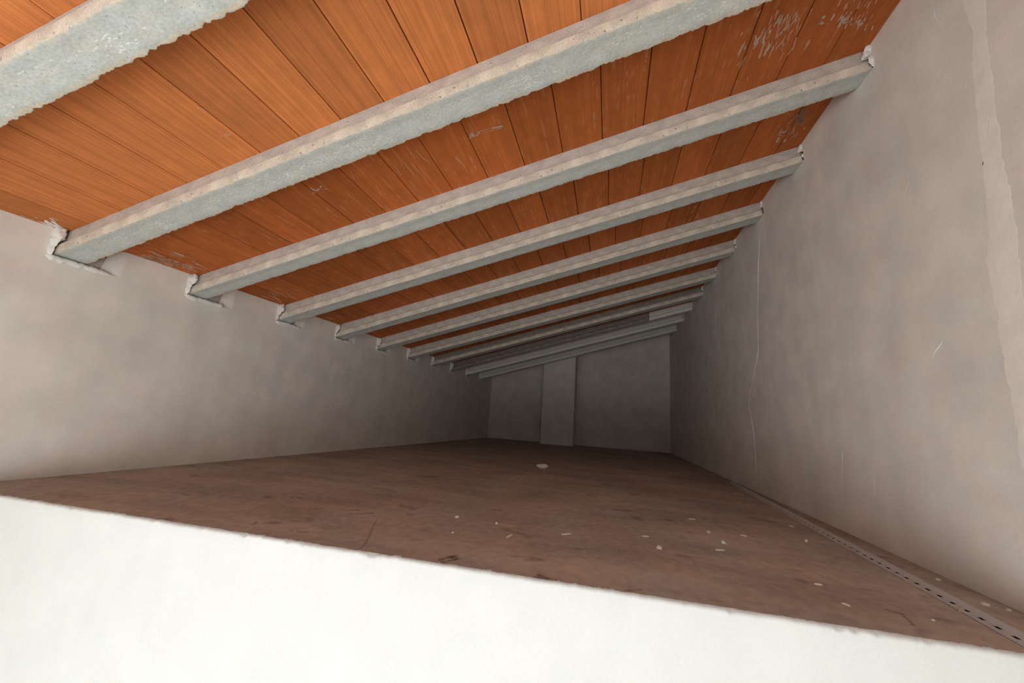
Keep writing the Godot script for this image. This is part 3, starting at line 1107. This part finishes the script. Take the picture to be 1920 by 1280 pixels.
func build_smears(c: Node) -> void:
	var r := RandomNumberGenerator.new()
	r.seed = 333
	# brush of white at the lower wall in the first bay
	smear(c, M.smear_thick, [[Vector2(84, 412), Vector2(117, 432), 0.022], [Vector2(88, 418), Vector2(112, 437), 0.016], [Vector2(76, 416), Vector2(96, 424), 0.009], [Vector2(95, 413), Vector2(120, 430), 0.012], [Vector2(92, 408), Vector2(106, 416), 0.008], [Vector2(72, 414), Vector2(84, 418), 0.005]], r)
	smear(c, M.smear, scatter(Vector2(66, 410), Vector2(16, 4), Vector2(0.9, 0.35), 14, 14, 0.008, r), r)
	# pinkish wash along the wall in the second and third bays
	smear(c, M.smear_thin, scatter(Vector2(270, 480), Vector2(22, 5), Vector2(0.94, 0.33), 26, 34, 0.018, r) + scatter(Vector2(325, 495), Vector2(18, 5), Vector2(0.94, 0.33), 22, 30, 0.016, r), r)
	smear(c, M.smear, scatter(Vector2(295, 482), Vector2(18, 4), Vector2(0.94, 0.33), 9, 26, 0.012, r) + scatter(Vector2(345, 498), Vector2(10, 4), Vector2(0.94, 0.33), 8, 20, 0.012, r), r)
	smear(c, M.smear_thin, scatter(Vector2(505, 550), Vector2(18, 4), Vector2(0.94, 0.33), 18, 18, 0.014, r), r)
	smear(c, M.smear_thin, scatter(Vector2(622, 595), Vector2(8, 2), Vector2(0.94, 0.33), 6, 10, 0.014, r), r)
	# small smears in the open bays
	smear(c, M.smear, scatter(Vector2(885, 254), Vector2(4, 3), Vector2(1, -0.1), 14, 7, 0.012, r) + [[Vector2(892, 248), Vector2(922, 240), 0.004], [Vector2(904, 249), Vector2(928, 243), 0.003], [Vector2(922, 240), Vector2(943, 236), 0.010], [Vector2(930, 243), Vector2(942, 239), 0.006]], r)
	smear(c, M.smear, scatter(Vector2(589, 355), Vector2(5, 3), Vector2(0.9, 0.2), 12, 7, 0.009, r), r)
	smear(c, M.smear, scatter(Vector2(421, 253), Vector2(4, 2), Vector2(0.9, 0.2), 7, 6, 0.005, r), r)
	smear(c, M.smear, scatter(Vector2(373, 203), Vector2(3, 1), Vector2(1, 0), 4, 6, 0.004, r), r)
	# streaks down the boards, by the upper wall
	var down := Vector2(-0.42, 0.9)
	smear(c, M.smear_thin, scatter(Vector2(1455, 50), Vector2(30, 32), down, 46, 24, 0.007, r), r)
	smear(c, M.smear, scatter(Vector2(1444, 60), Vector2(7, 16), down, 12, 22, 0.007, r) + scatter(Vector2(1474, 35), Vector2(7, 10), down, 12, 22, 0.006, r) + scatter(Vector2(1498, 25), Vector2(5, 12), down, 7, 24, 0.005, r) + scatter(Vector2(1420, 72), Vector2(4, 6), down, 6, 18, 0.006, r) + scatter(Vector2(1396, 78), Vector2(3, 14), down, 7, 24, 0.005, r), r)
	smear(c, M.smear, scatter(Vector2(1540, 42), Vector2(4, 4), Vector2(0.8, -0.6), 11, 7, 0.007, r), r)
	smear(c, M.smear, scatter(Vector2(1583, 32), Vector2(6, 5), down, 16, 16, 0.010, r) + scatter(Vector2(1606, 36), Vector2(10, 6), down, 14, 13, 0.008, r), r)
	smear(c, M.smear_thin, scatter(Vector2(1612, 20), Vector2(18, 20), down, 24, 16, 0.008, r), r)
	# third bay by the upper wall
	smear(c, M.smear, scatter(Vector2(1468, 248), Vector2(6, 5), down, 12, 9, 0.010, r), r)
	smear(c, M.smear_grey, scatter(Vector2(1505, 215), Vector2(4, 6), down, 14, 13, 0.018, r), r)
	smear(c, M.smear_thin, scatter(Vector2(1484, 232), Vector2(12, 10), down, 22, 12, 0.008, r), r)
	smear(c, M.smear_thin, scatter(Vector2(1300, 405), Vector2(14, 6), down, 8, 8, 0.008, r), r)
	smear(c, M.smear_thin, scatter(Vector2(745, 300), Vector2(40, 24), Vector2(0.6, 0.8), 20, 26, 0.004, r), r)
	smear(c, M.smear_thin, scatter(Vector2(1180, 120), Vector2(70, 30), Vector2(0.05, 1), 16, 10, 0.003, r), r)


# ==================================================================== things on the loft floor

func build_bead() -> void:
	# a plasterer's corner bead lying along the foot of the right wall
	var p0 := on_floor(1920, 1203)
	var p1 := on_floor(1372, 905)
	p0 += (p0 - p1).normalized() * 0.22
	var o := empty("corner_bead", p0)
	tag(o, "long grey metal plasterer's corner bead lying on the floor along the right wall", "bead")
	var dir := (p1 - p0)
	var len := dir.length()
	dir /= len
	var right := dir.cross(Vector3.UP).normalized()
	var at := func(s: float, a: float, y: float) -> Vector3: return dir * s + right * a + Vector3(0, y, 0)
	var r := RandomNumberGenerator.new()
	r.seed = 5
	# smooth strip with the rounded nose
	var bend := func(q: float) -> float: return 0.002 * sin(q * 2.3)
	var f := Faces.new()
	var rows := []
	for q in [Vector2(0.020, 0.001), Vector2(0.017, 0.012), Vector2(0.013, 0.0165), Vector2(0.006, 0.0172), Vector2(-0.006, 0.0148), Vector2(-0.014, 0.0120), Vector2(-0.017, 0.0102)]:
		var row := []
		for k in 81:
			var s := len * k / 80.0
			row.append(at.call(s, q.x + bend.call(s), q.y))
		rows.append(row)
	f.grid(rows)
	put("nose_strip", f.to(), M.zinc, o)
	# slotted wing: an upper edge with leaf-shaped openings and a plain lower edge
	f = Faces.new()
	var hi := Vector2(-0.017, 0.0102)
	var lo := Vector2(-0.031, 0.0012)
	var step := 0.055
	var s := 0.0
	var e := func(q: float, t: float) -> Vector3:
		var w := hi.lerp(lo, t)
		return at.call(q, w.x + bend.call(q), w.y)
	while s < len - step:
		f.quad(e.call(s, 0.34), e.call(s + step, 0.34), e.call(s + step, 1.0), e.call(s, 1.0))
		f.quad(e.call(s, 0.0), e.call(s + step * 0.66, 0.0), e.call(s + step * 0.80, 0.35), e.call(s + step * 0.16, 0.35))
		s += step
	put("slotted_wing", f.to(), M.zinc, o)

# a flat broken flake: irregular outline with some height
func flake(size: float, high: float, r: RandomNumberGenerator, corners := 7, spiky := 0.3) -> ArrayMesh:
	var f := Faces.new()
	var low := []
	var top := []
	for k in corners:
		var a := TAU * k / corners + r.randfn(0, 0.12)
		var d := size * 0.5 * (1.0 + r.randf_range(-spiky, spiky))
		low.append(Vector3(cos(a) * d, 0, -sin(a) * d))
		top.append(Vector3(cos(a) * d * 0.78, high * r.randf_range(0.7, 1.2), -sin(a) * d * 0.78))
	var peak := Vector3(0, high * 1.15, 0)
	for k in corners:
		var j := (k + 1) % corners
		f.quad(low[k], low[j], top[j], top[k])
		f.tri(top[k], top[j], peak)
		f.tri(low[j], low[k], Vector3.ZERO)
	return f.to()

func build_debris() -> void:
	var r := RandomNumberGenerator.new()
	r.seed = 62
	# the large white lump in the middle of the floor
	var f := Faces.new()
	var ns := FastNoiseLite.new()
	ns.seed = 8
	ns.frequency = 1.0
	var rows := []
	for j in 9:
		var row := []
		var th := PI * j / 8.0
		for k in 19:
			var ph := TAU * (k % 18) / 18.0
			var d := Vector3(sin(th) * cos(ph), cos(th), sin(th) * sin(ph))
			var s := Vector3(0.052, 0.026, 0.034) * (1.0 + 0.28 * ns.get_noise_3dv(d * 1.5))
			var p := d * s
			p.x += 0.01 * d.y - (0.018 if d.x < -0.5 and d.y > 0 else 0.0)
			p.y = maxf(p.y, -0.02) + 0.02
			row.append(p)
		rows.append(row)
	f.grid(rows, [], true)
	var big := put("plaster_lump", f.to(), M.chip)
	big.position = on_floor(1018, 878)
	tag(big, "largest pale plaster lump, alone in the dim middle of the loft floor", "plaster lump")
	# chips that can be told apart: pixel, size, height, corners, spikiness, dull, label
	var chips := [
		[857, 970, 0.024, 0.008, 4, 0.1, false, "four-pointed white plaster chip on the brown loft floor"],
		[931, 982, 0.015, 0.008, 6, 0.2, false, "small humped white plaster crumb right of the four-pointed chip"],
		[849, 999, 0.010, 0.005, 6, 0.3, false, "tiny white crumb in front of the four-pointed chip"],
		[1236, 1028, 0.024, 0.011, 7, 0.3, false, "blocky white plaster chip with two facets"],
		[1328, 998, 0.020, 0.006, 6, 0.4, false, "notched white plaster chip behind the ring-shaped one"],
		[1356, 1018, 0.020, 0.009, 8, 0.3, false, "ring-shaped pale plaster chip beside a duller flake"],
		[1364, 1019, 0.016, 0.005, 6, 0.4, true, "dull flake touching the ring-shaped chip"],
		[1512, 1015, 0.018, 0.010, 5, 0.4, false, "upright pale splinter of plaster near the metal bead"],
		[1759, 1087, 0.016, 0.005, 6, 0.2, false, "single white crumb between the metal bead and the right wall"],
		[1848, 1134, 0.024, 0.006, 7, 0.2, false, "larger white crumb between the metal bead and the right wall"],
		[1868, 1139, 0.012, 0.004, 6, 0.3, true, "dull little crumb beside the larger crumb by the right wall"],
		[1891, 1144, 0.014, 0.005, 6, 0.3, false, "white crumb by the right wall, beyond the larger crumb"],
		[1804, 1147, 0.018, 0.012, 6, 0.3, true, "dull crumb leaning against the slotted edge of the metal bead"],
		[1349, 920, 0.016, 0.006, 6, 0.3, true, "pale crumb near the far end of the metal bead"],
		[1379, 925, 0.020, 0.005, 6, 0.3, true, "flat pale flake just left of the metal bead's far end"],
	]
	for c in chips:
		var o := put("plaster_chip", flake(c[2], c[3], r, c[4], c[5]), M.chip_dull if c[6] else M.chip)
		o.position = on_floor(c[0], c[1])
		o.rotation.y = r.randf() * TAU
		tag(o, c[7], "plaster chip", "plaster chips on the loft floor")
	# slivers: from pixel to pixel
	var slivers := [
		[1202, 1005, 1216, 1006, "white sliver of plaster behind the blocky chip"], [1388, 1003, 1401, 1006, "straight white sliver behind the ring-shaped chip"],
		[1341, 1031, 1358, 1032, "pale sliver in front of the ring-shaped chip"], [1054, 1002, 1070, 1001, "thin white sliver alone in the middle of the floor"],
		[950, 1008, 961, 1002, "bent white sliver in front of the humped crumb"], [1292, 973, 1304, 974, "pale sliver behind the notched chip"],
		[1528, 1095, 1540, 1097, "pale flat sliver left of the slotted bead end"], [1578, 1131, 1592, 1136, "long pale sliver in front of the bead, near the white edge"],
		[1478, 985, 1488, 988, "short pale sliver left of the metal bead"], [1746, 1162, 1753, 1164, "tiny pale sliver near the slotted bead end"],
	]
	for s in slivers:
		var a := on_floor(s[0], s[1])
		var b := on_floor(s[2], s[3])
		var o := put("plaster_sliver", flake(1.0, 0.004, r, 6, 0.25), M.chip)
		o.position = (a + b) / 2
		var l := a.distance_to(b)
		o.rotation.y = atan2(-(b.z - a.z), b.x - a.x)
		o.scale = Vector3(l * 1.2, 1.0, 0.009)
		tag(o, s[4], "plaster sliver", "plaster slivers on the loft floor")
	# crumbs that only their place tells apart
	for k in 34:
		var px := Vector2(r.randf_range(520, 1560), 0)
		px.y = r.randf_range(905, 1000) if px.x < 900 else r.randf_range(890, 1110)
		var p := on_floor(px.x, px.y)
		if p.z > front_z(p.x) - 0.08 or p.x > 1.0:
			continue
		var o := put("plaster_crumb", flake(r.randf_range(0.005, 0.009), 0.003, r, 5, 0.3), M.chip_dull)
		o.position = p
		tag(o, "tiny pale crumb of plaster lying loose on the loft floor", "plaster crumb", "tiny crumbs on the loft floor")
